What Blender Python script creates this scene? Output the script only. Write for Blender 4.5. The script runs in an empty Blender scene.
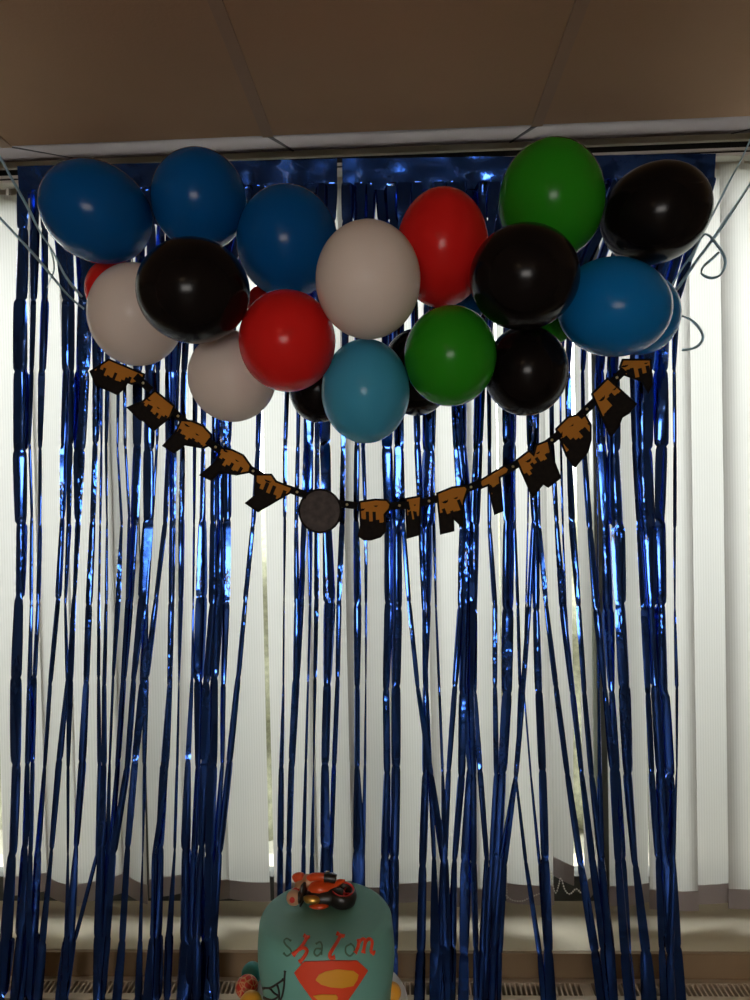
import bpy, bmesh, math, random
from mathutils import Vector, Matrix, Euler, noise
random.seed(7)
sc = bpy.context.scene
C = sc.collection
PI = math.pi
R = math.radians

# ------------------------------------------------------------------ camera
F = 750.0
CAM = Vector((0, 0, 1.5))
CM = Matrix.Rotation(R(2.29), 3, 'Z') @ Matrix.Rotation(R(90 - 0.95), 3, 'X') @ Matrix.Rotation(R(-1.23), 3, 'Z')
cam_d = bpy.data.cameras.new('camera')
cam_d.sensor_fit = 'VERTICAL'; cam_d.sensor_height = 36.0; cam_d.lens = 36.0 * F / 1000.0
cam_d.clip_start = 0.02
cam = bpy.data.objects.new('camera', cam_d); C.objects.link(cam)
cam.matrix_world = Matrix.Translation(CAM) @ CM.to_4x4()
sc.camera = cam

def ray(px, py):
    return (CM @ Vector(((px - 375) / F, -(py - 500) / F, -1.0)))
def at(px, py, Y):
    """the point of the room at depth Y that the photo shows at this pixel"""
    d = ray(px, py)
    return CAM + d * (Y / d.y)
def ppm(Y):
    return F / Y

# ------------------------------------------------------------------ materials
def srgb(r, g, b):
    f = lambda c: (c / 255) / 12.92 if c / 255 <= 0.04045 else ((c / 255 + 0.055) / 1.055) ** 2.4
    return (f(r), f(g), f(b), 1)

def mat(name, col, rough=0.5, metal=0.0, coat=0.0, bump=None, var=None, spec=None, trans=None):
    m = bpy.data.materials.new(name); m.use_nodes = True
    nt = m.node_tree; b = nt.nodes['Principled BSDF']
    b.inputs['Base Color'].default_value = col
    b.inputs['Roughness'].default_value = rough
    b.inputs['Metallic'].default_value = metal
    if coat: b.inputs['Coat Weight'].default_value = coat; b.inputs['Coat Roughness'].default_value = 0.08
    if spec is not None: b.inputs['Specular IOR Level'].default_value = spec
    tc = nt.nodes.new('ShaderNodeTexCoord')
    if var:
        sc_, amt = var
        n = nt.nodes.new('ShaderNodeTexNoise'); n.inputs['Scale'].default_value = sc_; n.inputs['Detail'].default_value = 4
        nt.links.new(tc.outputs['Object'], n.inputs['Vector'])
        mx = nt.nodes.new('ShaderNodeMix'); mx.data_type = 'RGBA'
        mx.inputs['A'].default_value = [c * (1 - amt) for c in col[:3]] + [1]
        mx.inputs['B'].default_value = [min(1, c * (1 + amt)) for c in col[:3]] + [1]
        nt.links.new(n.outputs['Fac'], mx.inputs['Factor'])
        nt.links.new(mx.outputs['Result'], b.inputs['Base Color'])
    if bump:
        sc_, st = bump
        n = nt.nodes.new('ShaderNodeTexNoise'); n.inputs['Scale'].default_value = sc_; n.inputs['Detail'].default_value = 3
        nt.links.new(tc.outputs['Object'], n.inputs['Vector'])
        bp = nt.nodes.new('ShaderNodeBump'); bp.inputs['Strength'].default_value = st; bp.inputs['Distance'].default_value = 0.004
        nt.links.new(n.outputs['Fac'], bp.inputs['Height'])
        nt.links.new(bp.outputs['Normal'], b.inputs['Normal'])
    if trans:
        t = nt.nodes.new('ShaderNodeBsdfTranslucent'); t.inputs['Color'].default_value = trans[1]
        ms = nt.nodes.new('ShaderNodeMixShader'); ms.inputs[0].default_value = trans[0]
        nt.links.new(b.outputs[0], ms.inputs[1]); nt.links.new(t.outputs[0], ms.inputs[2])
        nt.links.new(ms.outputs[0], nt.nodes['Material Output'].inputs['Surface'])
    return m

M = {}
M['ceiling'] = mat('ceiling_tile', (0.46, 0.295, 0.175, 1), 0.9, bump=(160, 0.15), var=(5, 0.05))
M['tbar'] = mat('ceiling_bar', (0.39, 0.26, 0.17, 1), 0.7)
M['slope'] = mat('sloping_soffit', (0.36, 0.31, 0.32, 1), 0.8, var=(4, 0.06))
M['joint'] = mat('dark_joint', (0.03, 0.025, 0.03, 1), 0.8)
M['creamtrim'] = mat('cream_trim', (0.90, 0.86, 0.70, 1), 0.5)
M['black'] = mat('shadow_gap_black', (0.008, 0.008, 0.008, 1), 0.6)  # near-black colour for the shade in the gap above the window
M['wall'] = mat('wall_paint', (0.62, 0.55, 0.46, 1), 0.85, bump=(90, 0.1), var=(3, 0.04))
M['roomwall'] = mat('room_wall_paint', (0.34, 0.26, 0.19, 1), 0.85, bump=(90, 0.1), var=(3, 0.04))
M['floor'] = mat('floor_vinyl', (0.22, 0.18, 0.14, 1), 0.5, var=(8, 0.1))
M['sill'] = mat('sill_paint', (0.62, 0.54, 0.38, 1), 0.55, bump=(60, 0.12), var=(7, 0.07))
M['sillfront'] = mat('sill_front_unlit', (0.30, 0.21, 0.12, 1), 0.6, var=(12, 0.12))  # browner than the sill: shade of the unlit front face put into the colour
M['frame'] = mat('window_frame', (0.045, 0.05, 0.045, 1), 0.4)
M['convector'] = mat('convector_enamel', (0.60, 0.50, 0.38, 1), 0.45)
M['slot'] = mat('slot_dark', (0.01, 0.009, 0.008, 1), 0.9)
M['rail'] = mat('rail_white', (0.78, 0.76, 0.70, 1), 0.35)
M['hem'] = mat('vane_weight', (0.42, 0.385, 0.385, 1), 0.7, trans=(0.3, (0.42, 0.37, 0.37, 1)))
M['bead'] = mat('bead_plastic', (0.8, 0.8, 0.78, 1), 0.3)
M['chrome'] = mat('chrome', (0.7, 0.7, 0.7, 1), 0.15, metal=1)
M['ribbon'] = mat('curling_ribbon', (0.42, 0.60, 0.70, 1), 0.3, trans=(0.35, (0.4, 0.6, 0.72, 1)))
M['tablecloth'] = mat('table_top', (0.5, 0.45, 0.4, 1), 0.6, var=(9, 0.06))
M['tleg'] = mat('table_leg', (0.1, 0.1, 0.1, 1), 0.4)

def vane_mat():
    m = bpy.data.materials.new('vane_fabric'); m.use_nodes = True
    nt = m.node_tree; N = nt.nodes; L = nt.links
    N.remove(N['Principled BSDF'])
    tc = N.new('ShaderNodeTexCoord')
    w = N.new('ShaderNodeTexWave'); w.wave_type = 'BANDS'; w.bands_direction = 'X'
    w.inputs['Scale'].default_value = 45; w.inputs['Distortion'].default_value = 0.6
    L.new(tc.outputs['Object'], w.inputs['Vector'])
    nz = N.new('ShaderNodeTexNoise'); nz.inputs['Scale'].default_value = 2.2
    L.new(tc.outputs['Object'], nz.inputs['Vector'])
    mx = N.new('ShaderNodeMix'); mx.data_type = 'RGBA'
    mx.inputs['A'].default_value = (0.56, 0.555, 0.548, 1); mx.inputs['B'].default_value = (0.66, 0.657, 0.65, 1)
    L.new(w.outputs['Fac'], mx.inputs['Factor'])
    tr = N.new('ShaderNodeBsdfTranslucent'); L.new(mx.outputs['Result'], tr.inputs['Color'])
    df = N.new('ShaderNodeBsdfDiffuse'); df.inputs['Color'].default_value = (0.62, 0.6, 0.55, 1)
    ms = N.new('ShaderNodeMixShader'); ms.inputs[0].default_value = 0.62
    L.new(df.outputs[0], ms.inputs[1]); L.new(tr.outputs[0], ms.inputs[2])
    L.new(ms.outputs[0], N['Material Output'].inputs['Surface'])
    return m
M['vane'] = vane_mat()

def foil_mat(crinkle=1.0):
    m = bpy.data.materials.new('blue_foil'); m.use_nodes = True
    nt = m.node_tree; N = nt.nodes; L = nt.links; b = N['Principled BSDF']
    b.inputs['Metallic'].default_value = 1.0; b.inputs['Roughness'].default_value = 0.12
    b.inputs['Base Color'].default_value = (0.027, 0.10, 0.45, 1)
    b.inputs['Coat Weight'].default_value = 0.35; b.inputs['Coat Roughness'].default_value = 0.05
    tc = N.new('ShaderNodeTexCoord'); mp = N.new('ShaderNodeMapping'); mp.inputs['Scale'].default_value = (70, 70, 30)
    L.new(tc.outputs['Object'], mp.inputs['Vector'])
    n = N.new('ShaderNodeTexNoise'); n.inputs['Scale'].default_value = 1.0; n.inputs['Detail'].default_value = 2
    L.new(mp.outputs[0], n.inputs['Vector'])
    # crinkled only in patches
    n2 = N.new('ShaderNodeTexNoise'); n2.inputs['Scale'].default_value = 7
    L.new(tc.outputs['Object'], n2.inputs['Vector'])
    mr = N.new('ShaderNodeMapRange'); mr.inputs['From Min'].default_value = 0.48; mr.inputs['From Max'].default_value = 0.68
    mr.inputs['To Min'].default_value = 0.05; mr.inputs['To Max'].default_value = crinkle
    L.new(n2.outputs['Fac'], mr.inputs['Value'])
    bp = N.new('ShaderNodeBump'); bp.inputs['Distance'].default_value = 0.005
    L.new(mr.outputs['Result'], bp.inputs['Strength'])
    L.new(n.outputs['Fac'], bp.inputs['Height']); L.new(bp.outputs['Normal'], b.inputs['Normal'])
    return m
M['foil'] = foil_mat()
M['foilband'] = foil_mat(0.25)

def balloon_mat(name, col, tr=0.10):
    m = mat(name, col, 0.2, spec=0.15, trans=(tr, col))
    return m
BM = {
 'navy': balloon_mat('latex_dark_blue', (0.002, 0.09, 0.31, 1)),
 'blue': balloon_mat('latex_mid_blue', (0.005, 0.18, 0.50, 1)),
 'teal': balloon_mat('latex_light_blue', (0.06, 0.36, 0.56, 1)),
 'red': balloon_mat('latex_red', (0.74, 0.018, 0.016, 1)),
 'green': balloon_mat('latex_green', (0.024, 0.28, 0.012, 1)),
 'white': balloon_mat('latex_white', (0.84, 0.74, 0.67, 1), 0.14),
 'black': balloon_mat('latex_black', (0.006, 0.0045, 0.0045, 1), 0.02),
}

# ------------------------------------------------------------------ helpers
def obj(name, bm, m=None, parent=None, smooth=False, loc=None):
    me = bpy.data.meshes.new(name)
    bmesh.ops.recalc_face_normals(bm, faces=bm.faces)
    bm.to_mesh(me); bm.free()
    o = bpy.data.objects.new(name, me); C.objects.link(o)
    for mm in (m if isinstance(m, (list, tuple)) else [m]):
        if mm: me.materials.append(mm)
    if smooth:
        me.polygons.foreach_set('use_smooth', [True] * len(me.polygons))
    if parent: o.parent = parent
    if loc is not None: o.location = loc
    return o
def empty(name, loc, label, cat, group=None):
    o = bpy.data.objects.new(name, None); C.objects.link(o); o.empty_display_size = 0.05
    o.location = loc; tag(o, label, cat, group); return o
def tag(o, label, cat, group=None):
    o['label'] = label; o['category'] = cat
    if group: o['group'] = group
    return o
def struct(name, bm, m, smooth=False):
    o = obj(name, bm, m, smooth=smooth); o['kind'] = 'structure'; return o
def box(bm, x0, x1, y0, y1, z0, z1, mi=0, bev=0):
    v = [bm.verts.new((x, y, z)) for x in (x0, x1) for y in (y0, y1) for z in (z0, z1)]
    idx = [(0,1,3,2),(4,6,7,5),(0,4,5,1),(2,3,7,6),(0,2,6,4),(1,5,7,3)]
    fs = []
    for q in idx:
        f = bm.faces.new([v[i] for i in q]); f.material_index = mi; fs.append(f)
    if bev:
        bmesh.ops.bevel(bm, geom=list({e for f in fs for e in f.edges}), offset=bev, segments=2, affect='EDGES', profile=0.7)
    return v
def tube(bm, pts, rad, seg=8, mi=0, flat=1.0, flatdir=None):
    """round tube along points, closed at its ends; rad a number or a list"""
    pts = [Vector(p) for p in pts]; n = len(pts)
    rs = rad if isinstance(rad, (list, tuple)) else [rad] * n
    rings = []
    up = Vector((0.13, 0.2, 0.97))
    for i, p in enumerate(pts):
        t = (pts[min(i + 1, n - 1)] - pts[max(i - 1, 0)]).normalized()
        a = (flatdir if flatdir is not None else up)
        u = t.cross(a)
        if u.length < 1e-4: u = t.cross(Vector((1, 0, 0)))
        u.normalize(); w = u.cross(t).normalized()
        rings.append([bm.verts.new(p + (u * math.cos(2*PI*k/seg) + w * flat * math.sin(2*PI*k/seg)) * rs[i]) for k in range(seg)])
    for a, b in zip(rings, rings[1:]):
        for k in range(seg):
            f = bm.faces.new((a[k], a[(k+1) % seg], b[(k+1) % seg], b[k])); f.material_index = mi
    for r_ in (rings[0], rings[-1]):
        f = bm.faces.new(r_); f.material_index = mi
def lathe(bm, prof, seg=48, mi=0, M4=None):
    rings = []
    M4 = M4 or Matrix.Identity(4)
    for r, z in prof:
        if r < 1e-6: rings.append([bm.verts.new(M4 @ Vector((0, 0, z)))])
        else: rings.append([bm.verts.new(M4 @ Vector((r*math.cos(2*PI*k/seg), r*math.sin(2*PI*k/seg), z))) for k in range(seg)])
    for a, b in zip(rings, rings[1:]):
        for k in range(seg):
            k2 = (k+1) % seg
            if len(a) == 1 and len(b) == 1: continue
            if len(a) == 1: f = bm.faces.new((a[0], b[k], b[k2]))
            elif len(b) == 1: f = bm.faces.new((a[k], a[k2], b[0]))
            else: f = bm.faces.new((a[k], a[k2], b[k2], b[k]))
            f.material_index = mi
def ellipsoid(bm, c, r, rot=None, seg=20, rings=12, mi=0):
    M4 = Matrix.Translation(c) @ (rot.to_4x4() if rot else Matrix.Identity(4)) @ Matrix.Diagonal((r[0], r[1], r[2], 1))
    lathe(bm, [(math.sin(PI*i/rings), -math.cos(PI*i/rings)) for i in range(rings+1)][0:1] +
              [(math.sin(PI*i/rings), -math.cos(PI*i/rings)) for i in range(1, rings)] + [(0, 1)], seg, mi, M4)
def smooth_pts(pts, n=6):
    """Catmull-Rom through the points"""
    P = [Vector(p) for p in pts]; out = []
    for i in range(len(P) - 1):
        p0, p1, p2, p3 = P[max(i-1, 0)], P[i], P[i+1], P[min(i+2, len(P)-1)]
        for k in range(n):
            t = k / n
            out.append(0.5 * ((2*p1) + (p2-p0)*t + (2*p0-5*p1+4*p2-p3)*t*t + (3*p1-p0-3*p2+p3)*t**3))
    out.append(P[-1]); return out

# ------------------------------------------------------------------ room shell
X0, X1, YB = -2.6, 2.6, -3.2
YBREAK, YTRIM, SLOPE = 1.69, 2.10, 0.36
ZC = at(405, 130, YBREAK).z
ZT = ZC + SLOPE * (YTRIM - YBREAK)
YWALL = 2.17
bm = bmesh.new(); box(bm, X0, X1, YB, YWALL + 0.25, -0.1, 0); struct('floor', bm, M['floor'])
bm = bmesh.new(); box(bm, X0, X1, YB, YBREAK, ZC, ZC + 0.05); struct('ceiling', bm, M['ceiling'])
# sloping strip between the ceiling and the window head
bm = bmesh.new()
vs = [bm.verts.new(p) for p in ((X0, YBREAK, ZC), (X1, YBREAK, ZC), (X1, YTRIM, ZT), (X0, YTRIM, ZT),
      (X0, YBREAK, ZC + 0.05), (X1, YBREAK, ZC + 0.05), (X1, YTRIM, ZT + 0.05), (X0, YTRIM, ZT + 0.05))]
for q in ((0,1,2,3),(7,6,5,4),(0,4,5,1),(1,5,6,2),(2,6,7,3),(3,7,4,0)): bm.faces.new([vs[i] for i in q])
struct('ceiling_slope', bm, M['slope'])
xb0 = at(268, 133, YBREAK).x
bars = [xb0 + 0.6 * k for k in range(-4, 6) if X0 < xb0 + 0.6 * k < X1]
bm = bmesh.new()
for x in bars:
    box(bm, x - 0.012, x + 0.012, YB, YBREAK, ZC - 0.004, ZC + 0.001)
yc = YBREAK - 0.612
while yc > YB:
    box(bm, X0, X1, yc - 0.012, yc + 0.012, ZC - 0.0035, ZC + 0.001); yc -= 0.6
struct('ceiling_grid', bm, M['tbar'])
bm = bmesh.new()
for x in bars:
    n = Vector((0, SLOPE, -1)).normalized() * 0.0015
    a, b = Vector((x, YBREAK + 0.002, ZC + 0.001)), Vector((x, YTRIM, ZT))
    vv = [bm.verts.new(p + n * s) for s in (1, -1) for p in (a + Vector((-.006,0,0)), a + Vector((.006,0,0)), b + Vector((.003,0,0)), b + Vector((-.003,0,0)))]
    for q in ((0,1,2,3),(7,6,5,4),(0,4,5,1),(1,5,6,2),(2,6,7,3),(3,7,4,0)): bm.faces.new([vv[i] for i in q])
struct('ceiling_joint', bm, M['joint'])
zt0 = at(405, 153.5, YTRIM).z; zt1 = at(405, 147, YTRIM).z
bm = bmesh.new(); box(bm, X0, X1, YTRIM - 0.006, YTRIM + 0.008, zt0, ZT + 0.01, bev=0.002); struct('trim_1', bm, M['creamtrim'])
zk0 = at(405, 162.5, YTRIM + 0.009).z
bm = bmesh.new(); box(bm, X0, X1, YTRIM + 0.009, YWALL, zk0, ZT + 0.01); struct('head_shadow_gap', bm, M['black'])  # solid black box in place of the shadow gap under the cream trim

# window wall with its long opening
ZS = at(405, 953, 1.90).z            # sill height
YS = 1.90                            # sill front edge
WZ1 = zk0 - 0.05
WX0, WX1 = -1.9, 1.9
bm = bmesh.new()
box(bm, X0, X1, YWALL, YWALL + 0.25, WZ1, ZC + 0.4)
box(bm, X0, X1, YWALL, YWALL + 0.25, 0, ZS)
box(bm, X0, WX0, YWALL, YWALL + 0.25, ZS, WZ1)
box(bm, WX1, X1, YWALL, YWALL + 0.25, ZS, WZ1)
struct('wall_back', bm, M['wall'])
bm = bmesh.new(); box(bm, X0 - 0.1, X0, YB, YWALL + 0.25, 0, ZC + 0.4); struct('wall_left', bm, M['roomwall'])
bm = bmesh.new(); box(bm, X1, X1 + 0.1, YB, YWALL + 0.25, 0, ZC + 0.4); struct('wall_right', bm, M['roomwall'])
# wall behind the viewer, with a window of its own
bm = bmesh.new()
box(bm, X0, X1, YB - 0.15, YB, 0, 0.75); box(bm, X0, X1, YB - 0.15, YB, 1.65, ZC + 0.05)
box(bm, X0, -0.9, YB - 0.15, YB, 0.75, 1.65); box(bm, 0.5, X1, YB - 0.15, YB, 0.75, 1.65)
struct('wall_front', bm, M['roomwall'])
# sill: projects forward of the wall, front edge coloured darker because it is unlit
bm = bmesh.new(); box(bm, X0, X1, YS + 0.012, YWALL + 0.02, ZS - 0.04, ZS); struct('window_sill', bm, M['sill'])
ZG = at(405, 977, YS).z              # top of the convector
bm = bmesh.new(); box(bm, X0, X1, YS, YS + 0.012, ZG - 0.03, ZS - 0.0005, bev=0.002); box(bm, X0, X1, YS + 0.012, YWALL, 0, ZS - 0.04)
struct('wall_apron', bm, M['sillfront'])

# window: dark frame, thin glass
YW = YWALL - 0.03
wf = bmesh.new()
box(wf, WX0, WX1, YW, YW + 0.06, ZS, ZS + 0.072, bev=0.003)
box(wf, WX0, WX1, YW, YW + 0.06, WZ1 - 0.05, WZ1, bev=0.003)
mull = [at(605, 700, YW).x, at(148, 700, YW).x, at(376, 700, YW).x - 0.02, WX0 + 0.025, WX1 - 0.025]
for x in mull: box(wf, x - 0.022, x + 0.022, YW + 0.001, YW + 0.059, ZS + 0.05, WZ1 - 0.045, bev=0.003)
win = struct('window_1', wf, M['frame'])
g = bpy.data.materials.new('window_glass'); g.use_nodes = True
nt = g.node_tree; nt.nodes.remove(nt.nodes['Principled BSDF'])
t_ = nt.nodes.new('ShaderNodeBsdfTransparent'); gl = nt.nodes.new('ShaderNodeBsdfGlossy'); gl.inputs['Roughness'].default_value = 0.02
t_.inputs['Color'].default_value = (0.93, 0.95, 0.93, 1)
fr = nt.nodes.new('ShaderNodeFresnel'); fr.inputs['IOR'].default_value = 1.35
ms = nt.nodes.new('ShaderNodeMixShader'); nt.links.new(fr.outputs[0], ms.inputs[0])
nt.links.new(t_.outputs[0], ms.inputs[1]); nt.links.new(gl.outputs[0], ms.inputs[2]); nt.links.new(ms.outputs[0], nt.nodes['Material Output'].inputs['Surface'])
bm = bmesh.new(); box(bm, WX0, WX1, YW + 0.028, YW + 0.032, ZS + 0.05, WZ1 - 0.045)
pane = obj('glass_pane', bm, g, win)

# ------------------------------------------------------------------ outdoors: lawn and hedge behind the glass
M['grass'] = mat('paving', (0.34, 0.33, 0.27, 1), 0.9, var=(30, 0.3))
M['hedge'] = mat('hedge_leaf', (0.26, 0.265, 0.19, 1), 0.8, bump=(30, 0.8), var=(34, 0.8))
bm = bmesh.new(); box(bm, -12, 12, YWALL + 0.26, 14, -0.3, -0.15); struct('ground', bm, M['grass'])
bm = bmesh.new()
nx, nz = 90, 20
grid = [[None]*(nz+1) for _ in range(nx+1)]
for i in range(nx + 1):
    for k in range(nz + 1):
        x = -5 + 10 * i / nx; z = -0.16 + 1.6 * k / nz
        y = 3.6 + 0.5 * (z/1.45)**4 + 0.22 * noise.noise(Vector((x*3, z*3, 1.3))) + 0.08 * noise.noise(Vector((x*11, z*11, 4)))
        grid[i][k] = bm.verts.new((x, y, z))
for i in range(nx):
    for k in range(nz): bm.faces.new((grid[i][k], grid[i+1][k], grid[i+1][k+1], grid[i][k+1]))
top = [grid[i][nz] for i in range(nx+1)]; backt = [bm.verts.new((v.co.x, 5.4, v.co.z + 0.05)) for v in top]; backb = [bm.verts.new((v.co.x, 5.4, -0.16)) for v in top]
for i in range(nx):
    bm.faces.new((top[i], top[i+1], backt[i+1], backt[i])); bm.faces.new((backt[i], backt[i+1], backb[i+1], backb[i]))
h = obj('garden_hedge', bm, M['hedge'], smooth=True); tag(h, 'pale green hedge in sunlight outside, glimpsed between the blind vanes', 'hedge')

# ------------------------------------------------------------------ vertical blind
YV = 2.055
zr = at(405, 171, YV).z
blind = empty('vertical_blind', (0, YV, zr), 'white vertical blind of upright fabric vanes drawn across the window', 'blind')
def bpart(name, bm, m, parent=None, smooth=False):
    o = obj(name, bm, m, smooth=smooth)
    p = parent or blind
    o.parent = p
    bl = Vector((0, YV, zr))
    o.data.transform(Matrix.Translation(-bl))
    return o
bm = bmesh.new()
box(bm, X0 + 0.2, X1 - 0.2, YV - 0.02, YV + 0.02, zr - 0.001, zr + 0.008, bev=0.002)
box(bm, X0 + 0.2, X1 - 0.2, YV - 0.016, YV + 0.016, zr + 0.008, zr + 0.013, mi=1)
box(bm, X0 + 0.2, X1 - 0.2, YV - 0.02, YV + 0.02, zr + 0.013, zr + 0.021, bev=0.002)
bpart('head_rail', bm, [M['rail'], M['slot']])
# each vane: left and right pixel at its foot, yaw twist top -> foot, foot row
VANES = [(-140,-96,4,4,897),(-98,-55,4,4,897),(-56,-14,4,4,897),(4,49,12,16,895),(43,84,-22,-26,900),(80,122,24,28,898),(117,153,-34,-38,896),(151,192,14,20,896),(187,229,10,6,897),(227,269,-6,-8,902),
         (277,318,8,4,898),(315,357,5,6,902),(354,397,-5,-6,903),(396,440,6,8,903),(436,479,6,4,903),(476,505,24,28,905),(508,551,-4,-6,901),(551,573,-20,-56,879),(581,599,56,62,893),
         (612,650,10,10,906),(645,700,-4,-4,907),(692,735,6,6,905),(728,772,6,4,905),(768,812,5,5,905),(808,852,5,5,905),(848,892,5,5,905)]
for i, (xa, xb, ta, tb, yf) in enumerate(VANES):
    pa, pb = at(xa, yf, YV), at(xb, yf, YV)
    cx = (pa.x + pb.x) / 2
    w = max(0.085, min(0.127, ((xb - xa) + 3) / F * YV / math.cos(R(ta))))
    zf = (pa.z + pb.z) / 2
    yo = YV + (0.012 if i % 2 else -0.012) * (1 if abs(ta) < 15 else 0.2)
    ztop = zr - 0.022
    bm = bmesh.new(); hm = bmesh.new()
    def strip(b, z0, z1, n, th, grow=0.0):
        f_, k_ = [], []
        for r_ in range(n + 1):
            z = z0 + (z1 - z0) * r_ / n
            u = (ztop - z) / (ztop - zf)
            a = R(ta + (tb - ta) * max(0, u)**2)
            row1, row2 = [], []
            for c in range(7):
                s = (c / 6 - 0.5) * (w + grow)
                bow = 0.006 * (1 - (2*c/6 - 1)**2)
                for row, tt in ((row1, -th), (row2, th)):
                    lx, ly = s, -bow + tt
                    row.append(b.verts.new((cx + lx*math.cos(a) - ly*math.sin(a), yo + lx*math.sin(a) + ly*math.cos(a), z)))
            f_.append(row1); k_.append(row2)
        for r_ in range(n):
            for c in range(6):
                b.faces.new((f_[r_][c], f_[r_][c+1], f_[r_+1][c+1], f_[r_+1][c]))
                if th > 0.0005: b.faces.new((k_[r_][c+1], k_[r_][c], k_[r_+1][c], k_[r_+1][c+1]))
            if th > 0.0005:
                b.faces.new((f_[r_][0], f_[r_+1][0], k_[r_+1][0], k_[r_][0])); b.faces.new((f_[r_][6], k_[r_][6], k_[r_+1][6], f_[r_+1][6]))
        if th > 0.0005:
            for rr in (0, n):
                for c in range(6): b.faces.new((f_[rr][c], k_[rr][c], k_[rr][c+1], f_[rr][c+1]))
        else:
            bmesh.ops.delete(b, geom=[v for row in k_ for v in row], context='VERTS')
    zh = zf + 0.052
    strip(bm, zh, ztop, 12, 0.0)
    v_ = bpart('vane', bm, M['vane'], smooth=True)
    strip(hm, zf, zh + 0.001, 1, 0.0016, 0.002)
    bpart('hem_weight', hm, M['hem'], v_)
    kb = bmesh.new(); a = R(ta)
    box(kb, cx - 0.004, cx + 0.004, yo - 0.004, yo + 0.004, ztop - 0.012, zr + 0.001, bev=0.001)
    box(kb, cx - 0.011, cx + 0.011, yo - 0.003, yo + 0.003, ztop - 0.016, ztop - 0.008, bev=0.001)
    bpart('carrier_hook', kb, M['rail'], v_)
# bead chain swagging from foot to foot of the vanes
def beads(pix, Y, name='bead_chain'):
    bm = bmesh.new()
    pts = smooth_pts([at(x, y, Y) for x, y in pix], 16)
    acc, last = 0, pts[0]
    for p in pts:
        if (p - last).length > 0.006 or p is pts[0]:
            ellipsoid(bm, p, (0.0023,)*3, seg=8, rings=5); last = p
    tube(bm, pts, 0.0006, 4)
    bpart(name, bm, M['bead'], smooth=True)
beads([(551, 872), (553, 886), (556, 893), (559, 884), (561, 878), (565, 890), (570, 894), (576, 889), (581, 893)], YV - 0.03)
beads([(505, 894), (512, 900), (522, 901), (531, 897), (541, 893)], YV - 0.03)
beads([(506, 845), (506, 860), (506.5, 880), (507, 898)], YV - 0.02)

# ------------------------------------------------------------------ convector heater below the sill
YG0 = YS - 0.088
cv = empty('convector_heater', (0, YS - 0.05, 0), 'cream convector heater with a slotted top grille under the window sill', 'heater')
bm = bmesh.new()
box(bm, -1.8, 1.8, YG0, YG0 + 0.022, 0.08, ZG, bev=0.003)
box(bm, -1.8, 1.8, YS - 0.014, YS - 0.002, 0.08, ZG - 0.0005)
box(bm, -1.8, -1.78, YG0 + 0.022, YS - 0.014, 0.08, ZG - 0.0005); box(bm, 1.78, 1.8, YG0 + 0.022, YS - 0.014, 0.08, ZG - 0.0005)
casing = obj('casing', bm, M['convector']); casing.data.transform(Matrix.Translation((0, -(YS - 0.05), 0))); casing.parent = cv
bm = bmesh.new()
x = -1.775; k = 0
while x < 1.77:
    wd = 0.0042 if k % 44 else 0.02
    box(bm, x - wd/2, x + wd/2, YG0 + 0.021, YS - 0.013, ZG - 0.016, ZG - 0.001); x += 0.0125; k += 1
box(bm, -1.78, 1.78, YS - 0.020, YS - 0.013, ZG - 0.014, ZG - 0.0005)
box(bm, -1.78, 1.78, YG0 + 0.02, YS - 0.012, ZG - 0.06, ZG - 0.05, mi=1)
gr = obj('grille', bm, [M['convector'], M['slot']]); gr.data.transform(Matrix.Translation((0, -(YS - 0.05), 0))); gr.parent = cv
bm = bmesh.new()
for x in (-1.5, -0.5, 0.5, 1.5): box(bm, x - 0.02, x + 0.02, YG0 + 0.01, YS - 0.02, 0, 0.085)
ft = obj('foot_bracket', bm, M['convector']); ft.data.transform(Matrix.Translation((0, -(YS - 0.05), 0))); ft.parent = cv

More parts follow.
